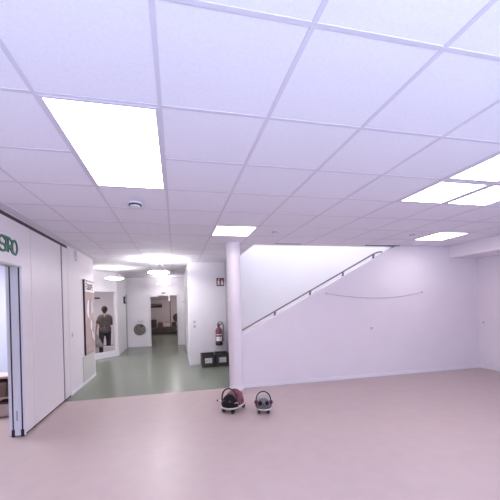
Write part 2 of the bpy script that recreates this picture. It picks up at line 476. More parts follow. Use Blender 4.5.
# pendant lamps in the corridor
def pendant(x, y, z, label, glow='pend'):
    t = thing('pendant_lamp', label, 'lamp', (x, y, z), 0, 'round corridor pendant lamps')
    bm = B(); lathe(bm, [(0, -0.02), (0.20, -0.02), (0.235, -0.01), (0.245, 0.0), (0.235, 0.012), (0.0, 0.012)], 40); smooth_by_angle(obj('shade', bm, M[glow], t))
    bm = B()
    for k in range(3):
        a = k * 2 * PI / 3 + 0.4
        tube(bm, [(0.2 * math.cos(a), 0.2 * math.sin(a), 0.01), (0.02 * math.cos(a), 0.02 * math.sin(a), HC - z - 0.02)], 0.0015, 6)
    obj('wire', bm, M['greyp'], t)
    bm = B(); lathe(bm, [(0, HC - z - 0.03), (0.04, HC - z - 0.03), (0.05, HC - z), (0, HC - z)], 24); smooth_by_angle(obj('ceiling_rose', bm, M['white'], t))
pendant(-0.375, 7.5, 2.325, 'nearest round glowing pendant lamp in the middle of the corridor')
pendant(-1.648, 9.12, 2.335, 'round glowing pendant lamp in front of the slanted window', 'pend_mid')
pendant(-0.424, 11.7, 2.36, 'farthest round glowing pendant lamp before the dark doorway', 'pend_far')

# ------------------------------------------------------------------ BISTRO letters on the header
def stroke(bm, pts, w, d0, d1, y0, z0, closed=False):
    """flat ribbon letter stroke lying on the left wall; pts (u, v): u along y, v up"""
    n = len(pts); P = [Vector(p) for p in pts]
    Ls, Rs = [], []
    for i in range(n):
        if closed: a, b = P[i - 1], P[(i + 1) % n]
        else: a, b = P[max(i - 1, 0)], P[min(i + 1, n - 1)]
        d = (b - a).normalized(); nn = Vector((-d.y, d.x)) * (w / 2)
        Ls.append(P[i] + nn); Rs.append(P[i] - nn)
    def V(p, h): return bm.verts.new((XL + h, y0 + p.x, z0 + p.y))
    q = [(V(Ls[i], d0), V(Rs[i], d0), V(Ls[i], d1), V(Rs[i], d1)) for i in range(n)]
    for i in range(n if closed else n - 1):
        a, b = q[i], q[(i + 1) % n]
        for f4 in ((a[2], b[2], b[3], a[3]), (a[0], a[1], b[1], b[0]), (a[0], b[0], b[2], a[2]), (a[1], a[3], b[3], b[1])):
            bm.faces.new(f4)
    if not closed:
        bm.faces.new((q[0][0], q[0][2], q[0][3], q[0][1])); bm.faces.new((q[-1][0], q[-1][1], q[-1][3], q[-1][2]))
def arc(cx, cy, rx, ry, a0, a1, n=14):
    return [(cx + rx * math.cos(math.radians(a0 + (a1 - a0) * k / n)), cy + ry * math.sin(math.radians(a0 + (a1 - a0) * k / n))) for k in range(n + 1)]
H = 0.158
LET = {
 'B': [([(0, 0), (0, H)], 0), (arc(0, H * .75, .09, H * .25, 90, -90), 0), (arc(0, H * .25, .11, H * .25, 90, -90), 0)],
 'I': [([(0, 0), (0, H)], 0)],
 'S': [(arc(.06, H * .73, .06, H * .27, 20, 270) + arc(.06, H * .24, .065, H * .24, 90, -160), 0)],
 'T': [([(-.075, H), (.085, H)], 0), ([(0.0, 0), (0.0, H)], 0)],
 'R': [([(0, 0), (0, H)], 0), (arc(0, H * .72, .085, H * .28, 90, -90), 0), ([(0.015, H * .44), (.10, 0)], 0)],
 'O': [(arc(.082, H * .48, .056, H * .5, 0, 345.6, 24), 1)],
}
sg = thing('bistro_sign', 'green letters spelling BISTRO on the pale header over the opening', 'sign', (XL, 3.4, 2.16))
def letter(ch, y, z):
    for (w, d0, d1, m, nm, par) in ((0.026, 0.0, 0.008, M['green_d'], 'letter', sg), (0.012, 0.008, 0.011, M['green_l'], 'letter_face', None)):
        bm = B()
        for pts, cl in LET[ch]: stroke(bm, pts, w, d0, d1, y, z, bool(cl))
        bmesh.ops.recalc_face_normals(bm, faces=bm.faces)
        bmesh.ops.translate(bm, vec=(-XL, -3.4, -2.16), verts=bm.verts)
        if par: L0 = obj(nm, bm, m, par)
        else: obj(nm, bm, m, L0)
for ch, y, z in (('B', 3.36, 2.165), ('I', 3.53, 2.165), ('S', 3.735, 2.172), ('T', 3.868, 2.175), ('R', 3.915, 2.172), ('O', 3.975, 2.172)):
    letter(ch, y, z)

# ------------------------------------------------------------------ left wall: sensor box, switch, board, guard panel
t = thing('wall_sensor', 'small white sensor box high on the left wall under the ceiling', 'sensor', (XL, 6.27, 2.43))
bm = B(); box(bm, 0, 0.05, -0.05, 0.05, 0.03, 0.17, 0.006); obj('housing', bm, M['white'], t)
bm = B(); box(bm, 0.01, 0.045, -0.058, -0.05, 0.04, 0.16); box(bm, 0.0, 0.03, -0.015, 0.015, -0.02, 0.03); obj('bracket', bm, M['border'], t)
def switch(name, label, loc, axis, m2='sock', size=0.08, cat='switch', group=None):
    t = thing(name, label, cat, loc, 0, group)
    s = size / 2; bm = B(); bm2 = B()
    if axis == 'x+': box(bm, 0, 0.01, -s, s, -s, s, 0.002); box(bm2, 0.01, 0.015, -s * .7, s * .7, -s * .7, s * .7, 0.002)
    elif axis == 'x-': box(bm, -0.01, 0, -s, s, -s, s, 0.002); box(bm2, -0.015, -0.01, -s * .7, s * .7, -s * .7, s * .7, 0.002)
    else: box(bm, -s, s, -0.01, 0, -s, s, 0.002); box(bm2, -s * .7, s * .7, -0.015, -0.01, -s * .7, s * .7, 0.002)
    obj('plate', bm, M['white'], t); obj('rocker', bm2, M[m2], t)
switch('light_switch', 'small square light switch on the left wall before the brown board', (XL, 6.02, 1.055), 'x+', 'white')
switch('light_switch', 'upper light switch on the extinguisher wall near its left corner', (0.452, YE, 1.10), 'y-', 'sock', size=0.085)
switch('light_switch', 'lower light switch on the extinguisher wall near its left corner', (0.452, YE, 0.985), 'y-', 'sock', size=0.085)
def socket(label, loc, axis):
    t = thing('wall_socket', label, 'socket', loc, 0)
    bm = B(); bm2 = B(); s = 0.04
    if axis == 'y-':
        box(bm, -s, s, -0.009, 0, -s, s, 0.002); lathe(bm2, [(0, 0.009), (0.027, 0.009), (0.024, 0.013), (0, 0.011)], 20, (0, 0, 0), 'Y')
    else:
        box(bm, -0.009, 0, -s, s, -s, s, 0.002); lathe(bm2, [(0, -0.013), (0.027, -0.012), (0.027, -0.009), (0, -0.009)], 20, (0, 0, 0), 'X')
    obj('plate', bm, M['white'], t); obj('socket_insert', bm2, M['sock'], t)
socket('small grey socket on the stair wall below the drooping cord', (3.814, YB, 0.976), 'y-')
socket('small grey socket on the right wall close to the corner', (XR, 5.33, 0.995), 'x-')

# brown board
t = thing('notice_board', 'tall brown board with a white heading at the end of left wall', 'notice board', (XL + 0.0005, 7.13, 0.575))
bm = B(); box(bm, 0, 0.028, -0.40, 0.335, 0, 1.535, 0.003); obj('panel', bm, M['board'], t)
bm = B(); box(bm, 0, 0.032, -0.42, -0.40, 0, 1.535); obj('edge_strip', bm, M['dkbrown'], t)
bm = B(); box(bm, 0.028, 0.031, -0.37, 0.33, 1.29, 1.50); hd = obj('heading', bm, M['paper'], t)
LET2 = {
 'E': [([(.07, 0), (0, 0), (0, .115), (.07, .115)], 0), ([(0, .06), (.055, .06)], 0)],
 'Q': [(arc(.038, .058, .038, .058, 0, 340, 16), 1), ([(.045, .03), (.08, -.01)], 0)],
 'U': [([(0, .115), (0, .03)] + arc(.035, .035, .035, .035, 180, 360, 8) + [(.07, .115)], 0)],
 'I': [([(0, 0), (0, .115)], 0)],
 'P': [([(0, 0), (0, .115)], 0), (arc(0, .083, .06, .032, 90, -90, 8), 0)],
}
bm = B()
yy = 6.73
for ch, adv in (('E', .10), ('Q', .11), ('U', .105), ('I', .05), ('P', .095), ('E', .08)):
    for pts, cl in LET2[ch]: stroke(bm, pts, 0.02, 0.031, 0.034, yy, 1.915, bool(cl))
    yy += adv
stroke(bm, [(6.80 - 6.78, 0.145), (6.84 - 6.78, 0.175)], 0.02, 0.031, 0.034, 6.73, 1.90)
bmesh.ops.recalc_face_normals(bm, faces=bm.faces)
bmesh.ops.translate(bm, vec=(-XL, -7.05, -0.575), verts=bm.verts)
obj('lettering', bm, M['ink'], hd)
def cut(name, label, poly, m, d0=0.0286, d1=0.042, group='cutouts on the brown board'):
    bm = B(); prism(bm, poly, XL + d0, XL + d1, 'YZ')
    return tag(obj(name, bm, m), label, 'cutout', group)
cut('paper_cutout', 'pale crescent cutout pinned upper left on the brown board', arc(7.00, 1.50, 0.17, 0.20, 95, 265, 16) + arc(7.00, 1.50, 0.06, 0.17, 265, 95, 12), M['paper'])
cut('paper_cutout', 'grey bell shaped cutout beside the pale crescent on the board', [(7.08, 1.42), (7.32, 1.42), (7.30, 1.50), (7.25, 1.66), (7.21, 1.72), (7.17, 1.72), (7.12, 1.64)], M['sock'])
cut('paper_cutout', 'small white cutout in the middle of the brown board', arc(7.12, 1.17, 0.06, 0.11, 0, 345, 20), M['white'])
cut('paper_cutout', 'grey leaf shaped cutout low on the brown board', [(7.10, 1.02), (7.20, 1.04), (7.34, 0.93), (7.35, 0.80), (7.25, 0.84), (7.15, 0.90)], M['sock'])
bm = B(); box(bm, 0, 0.008, -0.44, 0.44, 0, 0.50, 0.002); o = obj('wall_guard', bm, M['dado'], loc=(XL + 0.0005, 7.02, 0.062))
tag(o, 'pale grey green guard panel on the wall under the brown board', 'wall panel')

# ------------------------------------------------------------------ corridor fittings
t = thing('fire_sign', 'dark red fire extinguisher sign high on the corridor wall', 'sign', (1.147, YE, 2.115))
bm = B(); box(bm, -0.1, 0.1, -0.006, 0, -0.105, 0.105, 0.002); obj('sign_plate', bm, M['signred'], t)
bm = B()
prism(bm, [(-0.072, -0.08), (-0.022, -0.08), (-0.022, 0.025), (-0.034, 0.04), (-0.034, 0.06), (-0.01, 0.075), (-0.012, 0.085), (-0.06, 0.07), (-0.06, 0.04), (-0.072, 0.025)], -0.008, -0.006)
prism(bm, [(0.02, -0.08), (0.075, -0.08), (0.085, -0.04), (0.07, 0.0), (0.062, 0.06), (0.045, 0.01), (0.03, 0.075), (0.018, 0.0), (0.01, -0.045)], -0.008, -0.006)
obj('pictogram', bm, M['paper'], t)

t = thing('fire_extinguisher', 'red fire extinguisher with black hose hanging above the dark crates', 'fire extinguisher', (1.06, YE - 0.10, 0.50))
bm = B(); lathe(bm, [(0, 0.0), (0.075, 0.0), (0.085, 0.02), (0.085, 0.36), (0.07, 0.41), (0.035, 0.435), (0.03, 0.455), (0, 0.455)], 32); cyl = smooth_by_angle(obj('cylinder', bm, M['red'], t))
bm = B(); lathe(bm, [(0.0, -0.012), (0.08, -0.012), (0.089, 0.0), (0.089, 0.05), (0.0862, 0.055), (0.0862, 0.0), (0, 0.0)], 32); smooth_by_angle(obj('foot_ring', bm, M['dkbrown'], t))
bm = B(); n = 10
pr = [(-1.05 + 2.1 * k / n) for k in range(n + 1)]
vs = [[bm.verts.new((0.0865 * math.sin(a), -0.0865 * math.cos(a), z)) for a in pr] for z in (0.10, 0.21)]
for k in range(n): bm.faces.new((vs[0][k], vs[0][k + 1], vs[1][k + 1], vs[1][k]))
obj('label', bm, M['paper'], cyl)
bm = B()
vs = [[bm.verts.new((0.0865 * math.sin(a), -0.0865 * math.cos(a), z)) for a in pr] for z in (0.25, 0.275)]
for k in range(n): bm.faces.new((vs[0][k], vs[0][k + 1], vs[1][k + 1], vs[1][k]))
obj('label', bm, M['wood'], cyl)
bm = B(); lathe(bm, [(0, 0.45), (0.028, 0.45), (0.028, 0.5), (0, 0.5)], 16); box(bm, -0.02, 0.07, -0.012, 0.012, 0.50, 0.515); box(bm, -0.02, 0.09, -0.012, 0.012, 0.525, 0.54); box(bm, -0.03, -0.01, -0.012, 0.012, 0.49, 0.54)
obj('valve', bm, M['black'], t)
bm = B(); tube(bm, [(-0.02, 0, 0.475), (-0.03, 0, 0.52), (0.0, -0.01, 0.575), (0.05, -0.01, 0.59), (0.095, -0.01, 0.565), (0.118, -0.01, 0.50), (0.115, -0.01, 0.40), (0.108, -0.01, 0.28), (0.10, -0.01, 0.16)], 0.011, 10)
tube(bm, [(0.10, -0.01, 0.17), (0.094, -0.01, 0.09)], [0.013, 0.019], 10)
smooth_by_angle(obj('hose', bm, M['black'], t), 60)
bm = B(); box(bm, -0.03, 0.03, 0.08, 0.098, 0.1, 0.36); obj('wall_bracket', bm, M['black'], t)

def crate(x, w, h, label):
    t = thing('storage_crate', label, 'crate', (x, 7.73, 0), 0, 'dark crates under the extinguisher')
    a, b, e = w / 2, 0.2, 0.012
    bm = B(); box(bm, -a + .01, a - .01, -b + .01, b - .01, 0, 0.012)
    box(bm, -a + .006, a - .006, -b + .006, -b + .006 + e, 0.012, h - .03); box(bm, -a + .006, a - .006, b - .006 - e, b - .006, 0.012, h - .03)
    box(bm, -a + .006, -a + .006 + e, -b + .018, b - .018, 0.012, h - .03); box(bm, a - .006 - e, a - .006, -b + .018, b - .018, 0.012, h - .03)
    for xx in (-a + .02, 0, a - .02): box(bm, xx - .008, xx + .008, -b, -b + .008, 0.012, h - .03)
    obj('body', bm, M['crate'], t)
    bm = B(); box(bm, -a, a, -b, -b + .02, h - .035, h); box(bm, -a, a, b - .02, b, h - .035, h); box(bm, -a, -a + .02, -b + .02, b - .02, h - .035, h); box(bm, a - .02, a, -b + .02, b - .02, h - .035, h)
    obj('rim', bm, M['crate'], t)
    bm = B(); box(bm, -0.088, 0.088, -b - .004, -b, 0.10, 0.225); box(bm, -0.06, -0.02, -b - .006, -b - .004, 0.13, 0.19); lb = obj('label', bm, M['paper'], t)
    bm = B()
    for k in range(3): box(bm, -0.005, 0.07, -b - .006, -b - .004, 0.13 + k * 0.025, 0.139 + k * 0.025)
    box(bm, -0.07, -0.025, -b - .006, -b - .004, 0.125, 0.185); obj('print', bm, M['sock'], lb)
crate(0.748, 0.345, 0.305, 'left dark storage crate with white label under the extinguisher')
crate(1.096, 0.33, 0.315, 'right dark storage crate with white label beside the column')

bm = B(); box(bm, -0.05, 0.05, -0.03, 0, -0.022, 0.022, 0.005); t = thing('door_sensor', 'small dark sensor on the white wall right of the dark doorway', 'sensor', (0.345, YH, 1.69)); obj('housing', bm, M['ink'], t)
bm = B(); lathe(bm, [(0, 0.034), (0.012, 0.03), (0.012, 0.03), (0, 0.03)], 12, (0, 0, 0), 'Y'); obj('lens', bm, M['greyp'], t)
bm = B(); box(bm, -0.07, 0.07, -0.03, 0, -0.018, 0.018, 0.005); t = thing('door_sensor', 'small dark sensor centred above the dark doorway', 'sensor', (-0.456, YH, 2.04)); obj('housing', bm, M['ink'], t)
bm = B(); box(bm, -0.05, 0.05, -0.034, -0.03, -0.006, 0.006); obj('lens', bm, M['greyp'], t)
t = thing('wall_clock', 'small dark clock box on the corridor wall right of the slanted window', 'clock', (-1.82, 11.75, 1.785))
bm = B(); box(bm, 0, 0.05, -0.16, 0.16, -0.13, 0.13, 0.02); obj('case', bm, M['ink'], t)
bm = B(); lathe(bm, [(0, 0.05), (0.1, 0.05), (0.1, 0.054), (0, 0.054)], 24, (0, 0, 0), 'X'); obj('dial', bm, M['greyp'], t)

t = thing('wall_disc', 'round brownish speckled disc hanging low on the corridor end wall', 'wall disc', (-1.365, YH, 0.665))
bm = B(); lathe(bm, [(0, 0), (0.20, 0), (0.21, 0.02), (0.20, 0.05), (0.17, 0.06), (0, 0.055)], 40, (0, 0, 0), 'Y'); smooth_by_angle(obj('pad', bm, M['disc'], t))
bm = B(); lathe(bm, [(0.195, 0.01), (0.217, 0.012), (0.217, 0.045), (0.195, 0.05)], 40, (0, 0, 0), 'Y'); smooth_by_angle(obj('rim', bm, M['brown'], t))
bm = B(); box(bm, 0.03, 0.11, -0.066, -0.05, 0.09, 0.16, 0.004); obj('patch', bm, M['dkbrown'], t)
t = thing('small_notice', 'tiny pale notice with two round marks above the wall disc', 'notice', (-1.335, YH, 0.965))
bm = B(); box(bm, -0.11, 0.11, -0.004, 0, -0.05, 0.05); obj('sheet', bm, M['white'], t)
bm = B()
for xx in (-0.05, 0.05): lathe(bm, [(0.022, 0.004), (0.036, 0.004), (0.036, 0.006), (0.022, 0.006)], 20, (xx, 0, 0), 'Y')
obj('round_marks', bm, M['sock'], t)

# drooping cord on the stair wall
t = thing('hanging_cord', 'thin grey cord drooping between two hooks on the stair wall', 'cord', (3.9, YB, 1.68))
bm = B(); pts = []
for k in range(25):
    s = k / 24; x = 2.834 + s * 2.166 - 3.9
    pts.append((x, -0.015, 0.004 - 0.009 * s - 4 * 0.108 * s * (1 - s) * (0.85 + 0.3 * s)))
tube(bm, pts, 0.0055, 8); smooth_by_angle(obj('string', bm, M['cord'], t), 70)
for p in (pts[0], pts[-1]):
    bm = B(); lathe(bm, [(0, 0), (0.014, 0), (0.010, 0.02), (0.014, 0.028), (0, 0.03)], 14, (p[0], 0, p[2]), 'Y'); obj('hook', bm, M['cord'], t)

# ------------------------------------------------------------------ ride-on toys
def toy(name, label, loc, heading, kind):
    t = thing(name, label, 'ride-on toy', loc, heading, 'ride-on toys by the column')   # local +x is forward
    s = 0.95
    # board
    bm = B(); pts = []
    for k in range(40):
        a = 2 * PI * k / 40; c, sn = math.cos(a), math.sin(a)
        pts.append((0.185 * math.copysign(abs(c) ** 0.8, c), 0.125 * math.copysign(abs(sn) ** 0.8, sn)))
    prism(bm, pts, 0.062, 0.080, 'XY'); bmesh.ops.bevel(bm, geom=[e for e in bm.edges if abs(e.verts[0].co.z - e.verts[1].co.z) < 1e-6], offset=0.005, segments=2, affect='EDGES')
    smooth_by_angle(obj('board', bm, M['wood'], t), 50)
    # castors
    for x, y in ((0.12, 0.065), (0.12, -0.065), (-0.13, 0.075), (-0.13, -0.075)):
        bm = B(); box(bm, x - 0.022, x + 0.022, y - 0.022, y + 0.022, 0.055, 0.064); box(bm, x - 0.014, x + 0.014, y + 0.015, y + 0.019, 0.02, 0.06); box(bm, x - 0.014, x + 0.014, y - 0.019, y - 0.015, 0.02, 0.06)
        cs = obj('castor', bm, M['black'], t)
        bm = B(); lathe(bm, [(0, -0.014), (0.024, -0.014), (0.027, -0.009), (0.027, 0.009), (0.024, 0.014), (0, 0.014)], 20, (x, y, 0.027), 'Y'); smooth_by_angle(obj('wheel', bm, M['black'], cs))
    # body dome
    def dome(cx, rx, ry, rz, z0=0.079, pw=1.0):
        b = B()
        tt = bmesh.new(); bmesh.ops.create_uvsphere(tt, u_segments=32, v_segments=20, radius=1)
        for v in tt.verts:
            v.co.z = max(v.co.z, 0.0) ** pw if v.co.z > 0 else 0.0
        bmesh.ops.remove_doubles(tt, verts=tt.verts, dist=1e-4)
        merge(b, tt, Matrix.Translation((cx, 0, z0)) @ Matrix.Diagonal((rx, ry, rz, 1)))
        return b
    def spot(par, m, cx, rx, ry, rz, th, ph, r, nm='spot'):
        b = B(); d = Vector((math.cos(ph) * math.cos(th), math.cos(ph) * math.sin(th), math.sin(ph)))
        c = Vector((cx + rx * d.x, ry * d.y, 0.079 + rz * d.z)); nn = Vector((d.x / rx, d.y / ry, d.z / rz)).normalized()
        q = nn.to_track_quat('Z', 'Y').to_matrix().to_4x4()
        tt = bmesh.new(); bmesh.ops.create_uvsphere(tt, u_segments=16, v_segments=8, radius=1)
        merge(b, tt, Matrix.Translation(c) @ q @ Matrix.Diagonal((r, r, r * 0.25, 1)))
        return obj(nm, b, m, par, True)
    if kind == 'bug':
        body = obj('body', dome(-0.045, 0.135, 0.115, 0.185), M['bugred'], t, True)
        for th, ph in ((0.9, 0.75), (-0.9, 0.75), (2.3, 0.7), (-2.3, 0.7), (1.55, 0.25), (-1.55, 0.25), (3.1, 0.45), (0.0, 1.45)):
            spot(body, M['spot'], -0.045, 0.135, 0.115, 0.185, th, ph, 0.022)
        head = obj('head', dome(0.085, 0.088, 0.104, 0.148), M['bughead'], t, True)
        for s_ in (-1, 1):
            spot(head, M['spot'], 0.085, 0.088, 0.104, 0.148, s_ * 0.5, 0.55, 0.014, 'eye')
            b = B(); tube(b, [(0.115, s_ * 0.085, 0.13), (0.115, s_ * 0.12, 0.145), (0.12, s_ * 0.15, 0.14)], 0.0035, 8); an = obj('antenna', b, M['paper'], t)
            b = B(); ball(b, (0.121, s_ * 0.156, 0.139), 0.011, 12); obj('antenna_tip', b, M['black'], an, True)
        hx = 0.085
    else:
        body = obj('body', dome(-0.045, 0.135, 0.112, 0.165), M['mouselt'], t, True)
        head = obj('head', dome(0.09, 0.085, 0.106, 0.135, pw=0.9), M['mouse'], t, True)
        for s_ in (-1, 1):
            spot(head, M['bughead'], 0.09, 0.085, 0.106, 0.135, s_ * 0.62, 0.62, 0.032, 'eye')
            b = B(); q = Matrix.Rotation(s_ * 0.3, 4, 'X'); ball(b, (0.085, s_ * 0.112, 0.158), (0.014, 0.026, 0.032), 16, q); obj('ear', b, M['earred'], t, True)
            b = B(); ball(b, (0.03, s_ * 0.10, 0.12), (0.06, 0.022, 0.045), 16); obj('cheek', b, M['earred'], t, True)
        b = B(); tube(b, [(0.165, -0.045, 0.128), (0.176, -0.02, 0.12), (0.178, 0.0, 0.118), (0.176, 0.02, 0.12), (0.165, 0.045, 0.128)], 0.005, 8); obj('mouth', b, M['ink'], t)
        b = B(); ball(b, (0.168, 0, 0.150), (0.012, 0.016, 0.012), 14); obj('nose', b, M['ink'], t, True)
        hx = 0.055
    b = B(); pts = []
    for k in range(17):
        a = PI * k / 16
        pts.append((hx - 0.0 * math.sin(a), 0.108 * math.cos(a), 0.175 + 0.125 * math.sin(a)))
    pts = [(hx, 0.112, 0.08)] + pts + [(hx, -0.112, 0.08)]
    tube(b, pts, 0.0095, 12); smooth_by_angle(obj('hoop_handle', b, M['black'], t), 60)
    return t
bug = toy('ride_on_ladybird', 'red ladybird ride-on toy with black head and hoop handle', (0.77, 4.37, 0), math.atan2(-0.76, -0.65), 'bug')
bug.scale = (1.14, 1.14, 1.1)
mouse = toy('ride_on_mouse', 'grey mouse ride-on toy with dark eyes, right of the ladybird', (1.175, 4.20, 0), math.atan2(-0.97, -0.25), 'mouse')
mouse.scale = (0.94, 0.94, 0.97)

# ------------------------------------------------------------------ furniture seen through the opening
t = thing('low_shelf', 'low open beech shelf glimpsed through the opening under the green letters', 'shelf', (-2.55, 5.15, 0))
def part(nm, m, *bxs):
    b = B()
    for q in bxs: box(b, *q)
    return obj(nm, b, m, t)
part('side_panel', M['pinkwood'], (-0.45, -0.43, -0.17, 0.17, 0, 0.56)); part('side_panel', M['pinkwood'], (0.43, 0.45, -0.17, 0.17, 0, 0.56))
part('top', M['pinkwood'], (-0.47, 0.47, -0.18, 0.18, 0.56, 0.59)); part('shelf_board', M['pinkwood'], (-0.43, 0.43, -0.16, 0.16, 0.27, 0.29)); part('shelf_board', M['pinkwood'], (-0.43, 0.43, -0.16, 0.16, 0.02, 0.04))
part('back', M['pinkwood'], (-0.43, 0.43, 0.155, 0.17, 0.04, 0.56))
for k, (x0, x1, z0, z1, m) in enumerate(((-0.05, 0.16, 0.29, 0.5, 'brown'), (0.20, 0.40, 0.29, 0.46, 'dkbrown'), (0.05, 0.38, 0.0405, 0.22, 'pinkwood'), (-0.4, -0.1, 0.29, 0.48, 'maroon'))):
    lab = ['brown storage box on the upper level of the low shelf', 'dark brown box at the right end of the low shelf', 'pale box with dark lid on the bottom level of the low shelf', 'maroon box at the left end of the low shelf'][k]
    tb = thing('storage_box', lab, 'box', (-2.55, 5.15, 0.001), 0, 'boxes in the low shelf')
    b = B(); box(b, x0, x1, -0.15, 0.12, z0, z1 - 0.03); obj('body', b, M[m], tb)
    b = B(); box(b, x0 - 0.004, x1 + 0.004, -0.154, 0.124, z1 - 0.03, z1); obj('lid', b, M['maroon' if k == 2 else m], tb)

# ------------------------------------------------------------------ group room behind the slanted window
def capsule(bm, a, b, ra, rb, n=14):
    a, b = Vector(a), Vector(b); d = (b - a)
    k = 6; pts = []; rr = []
    u = d.normalized()
    for i in range(k):
        th = PI / 2 * (1 - i / k); pts.append(a - u * ra * math.sin(th)); rr.append(max(ra * math.cos(th), 0.001))
    pts.append(a); rr.append(ra); pts.append(b); rr.append(rb)
    for i in range(1, k + 1):
        th = PI / 2 * i / k; pts.append(b + u * rb * math.sin(th)); rr.append(max(rb * math.cos(th), 0.001))
    tube(bm, pts, rr, n)
def remesh(o, v, it=4):
    m = o.modifiers.new('skin', 'REMESH'); m.mode = 'VOXEL'; m.voxel_size = v; m.use_smooth_shade = True
    s = o.modifiers.new('soft', 'SMOOTH'); s.factor = 0.5; s.iterations = it
    return o
# standing woman seen from behind; local +y is the way she faces, x to her right
P0 = thing('person', 'person seen from behind in patterned grey top and dark trousers behind the window', 'person', (-2.37, 11.2, 0), 0.12)
bm = B()
LF, RF = Vector((-0.13, -0.10, 0.0)), Vector((0.10, 0.06, 0.0))
joints = {}
for sd, F in ((-1, LF), (1, RF)):
    hip = Vector((sd * 0.085, 0, 0.80)); knee = Vector((F.x * 0.95, F.y * 0.45 + 0.05, 0.44)); ank = Vector((F.x, F.y, 0.075))
    joints[sd] = (hip, knee, ank)
    capsule(bm, hip, knee, 0.083, 0.052); capsule(bm, knee, ank, 0.052, 0.034)
    capsule(bm, (F.x, F.y - 0.03, 0.035), (F.x + sd * 0.02, F.y + 0.15, 0.028), 0.036, 0.028)
capsule(bm, (-0.05, 0, 0.83), (0.05, 0, 0.83), 0.12, 0.12); capsule(bm, (0, 0, 0.83), (0, 0.01, 1.02), 0.125, 0.115); capsule(bm, (0, 0.01, 1.02), (0, 0.01, 1.18), 0.12, 0.13)
capsule(bm, (-0.10, 0, 1.23), (0.10, 0, 1.23), 0.07, 0.07); capsule(bm, (0, 0.005, 1.24), (0, 0.02, 1.36), 0.055, 0.048)
hc = Vector((0.0, 0.035, 1.455))
ball(bm, hc, (0.072, 0.092, 0.105), 24); ball(bm, hc + Vector((0, 0.04, -0.065)), (0.048, 0.05, 0.045), 16)
ball(bm, hc + Vector((0, 0.097, -0.012)), (0.012, 0.02, 0.022), 12)
for sd in (-1, 1): ball(bm, hc + Vector((sd * 0.076, -0.005, -0.005)), (0.01, 0.02, 0.03), 12)
capsule(bm, hc + Vector((-0.018, 0.088, -0.055)), hc + Vector((0.018, 0.088, -0.055)), 0.008, 0.008)
arms = {-1: ((-0.155, 0.0, 1.205), (-0.235, -0.05, 0.99), (-0.275, 0.04, 0.78)), 1: ((0.155, 0.0, 1.205), (0.30, 0.0, 1.00), (0.16, 0.19, 0.96))}
for sd, (sh, el, wr) in arms.items():
    sh, el, wr = map(Vector, (sh, el, wr))
    capsule(bm, sh, el, 0.052, 0.038); capsule(bm, el, wr, 0.038, 0.025)
    d = (wr - el).normalized(); u, v = frame_of(d)
    palm = wr + d * 0.05
    capsule(bm, wr, palm + d * 0.02, 0.024, 0.03)
    for k, ln in enumerate((0.055, 0.065, 0.06, 0.048)):
        a = palm + d * 0.03 + u * (k - 1.5) * 0.017; b_ = a + d * ln * 0.55 + v * 0.008; c_ = b_ + d * ln * 0.35 + v * 0.022
        capsule(bm, a, b_, 0.0085, 0.008, 8); capsule(bm, b_, c_, 0.008, 0.007, 8)
    a = wr + d * 0.025 + u * 0.026; capsule(bm, a, a + d * 0.035 + u * 0.02 + v * 0.012, 0.0095, 0.008, 8)
body = remesh(obj('body', bm, M['skin'], P0, True), 0.0065)
for sd in (-1, 1):
    bm = B(); ball(bm, hc + Vector((sd * 0.027, 0.082, 0.008)), (0.011, 0.008, 0.008), 10)
    obj('eye', bm, M['ink'], P0, True)
bm = B(); ball(bm, hc + Vector((0, -0.018, 0.022)), (0.098, 0.104, 0.112), 24); ball(bm, hc + Vector((0, -0.055, -0.045)), (0.07, 0.05, 0.07), 18); ball(bm, hc + Vector((0, -0.10, 0.0)), (0.04, 0.035, 0.045), 14)
remesh(obj('hair', bm, M['hair'], P0, True), 0.009)
bm = B(); capsule(bm, (-0.06, 0, 0.80), (0.06, 0, 0.80), 0.142, 0.142); capsule(bm, (-0.05, 0, 0.95), (-0.06, 0, 1.17), 0.135, 0.135); capsule(bm, (0.05, 0, 0.95), (0.06, 0, 1.17), 0.135, 0.135)
capsule(bm, (-0.11, 0, 1.225), (0.11, 0, 1.225), 0.08, 0.08)
for sd, (sh, el, wr) in arms.items(): capsule(bm, sh, Vector(sh).lerp(Vector(el), 1.0 if sd > 0 else 0.75), 0.068, 0.062)
capsule(bm, arms[1][1], Vector(arms[1][1]).lerp(Vector(arms[1][2]), 0.7), 0.058, 0.045)
remesh(obj('blouse', bm, M['blouse'], P0, True), 0.012)
bm = B()
for sd in (-1, 1):
    h, k, a = joints[sd]; capsule(bm, h, k, 0.115, 0.08); capsule(bm, k, a, 0.08, 0.062)
capsule(bm, (-0.05, 0, 0.82), (0.05, 0, 0.82), 0.128, 0.128)
remesh(obj('trousers', bm, M['trousers'], P0, True), 0.012)
for sd, F in ((-1, LF), (1, RF)):
    bm = B(); capsule(bm, (F.x, F.y - 0.035, 0.042), (F.x + sd * 0.02, F.y + 0.16, 0.034), 0.042, 0.034); remesh(obj('shoe', bm, M['black'], P0, True), 0.01)

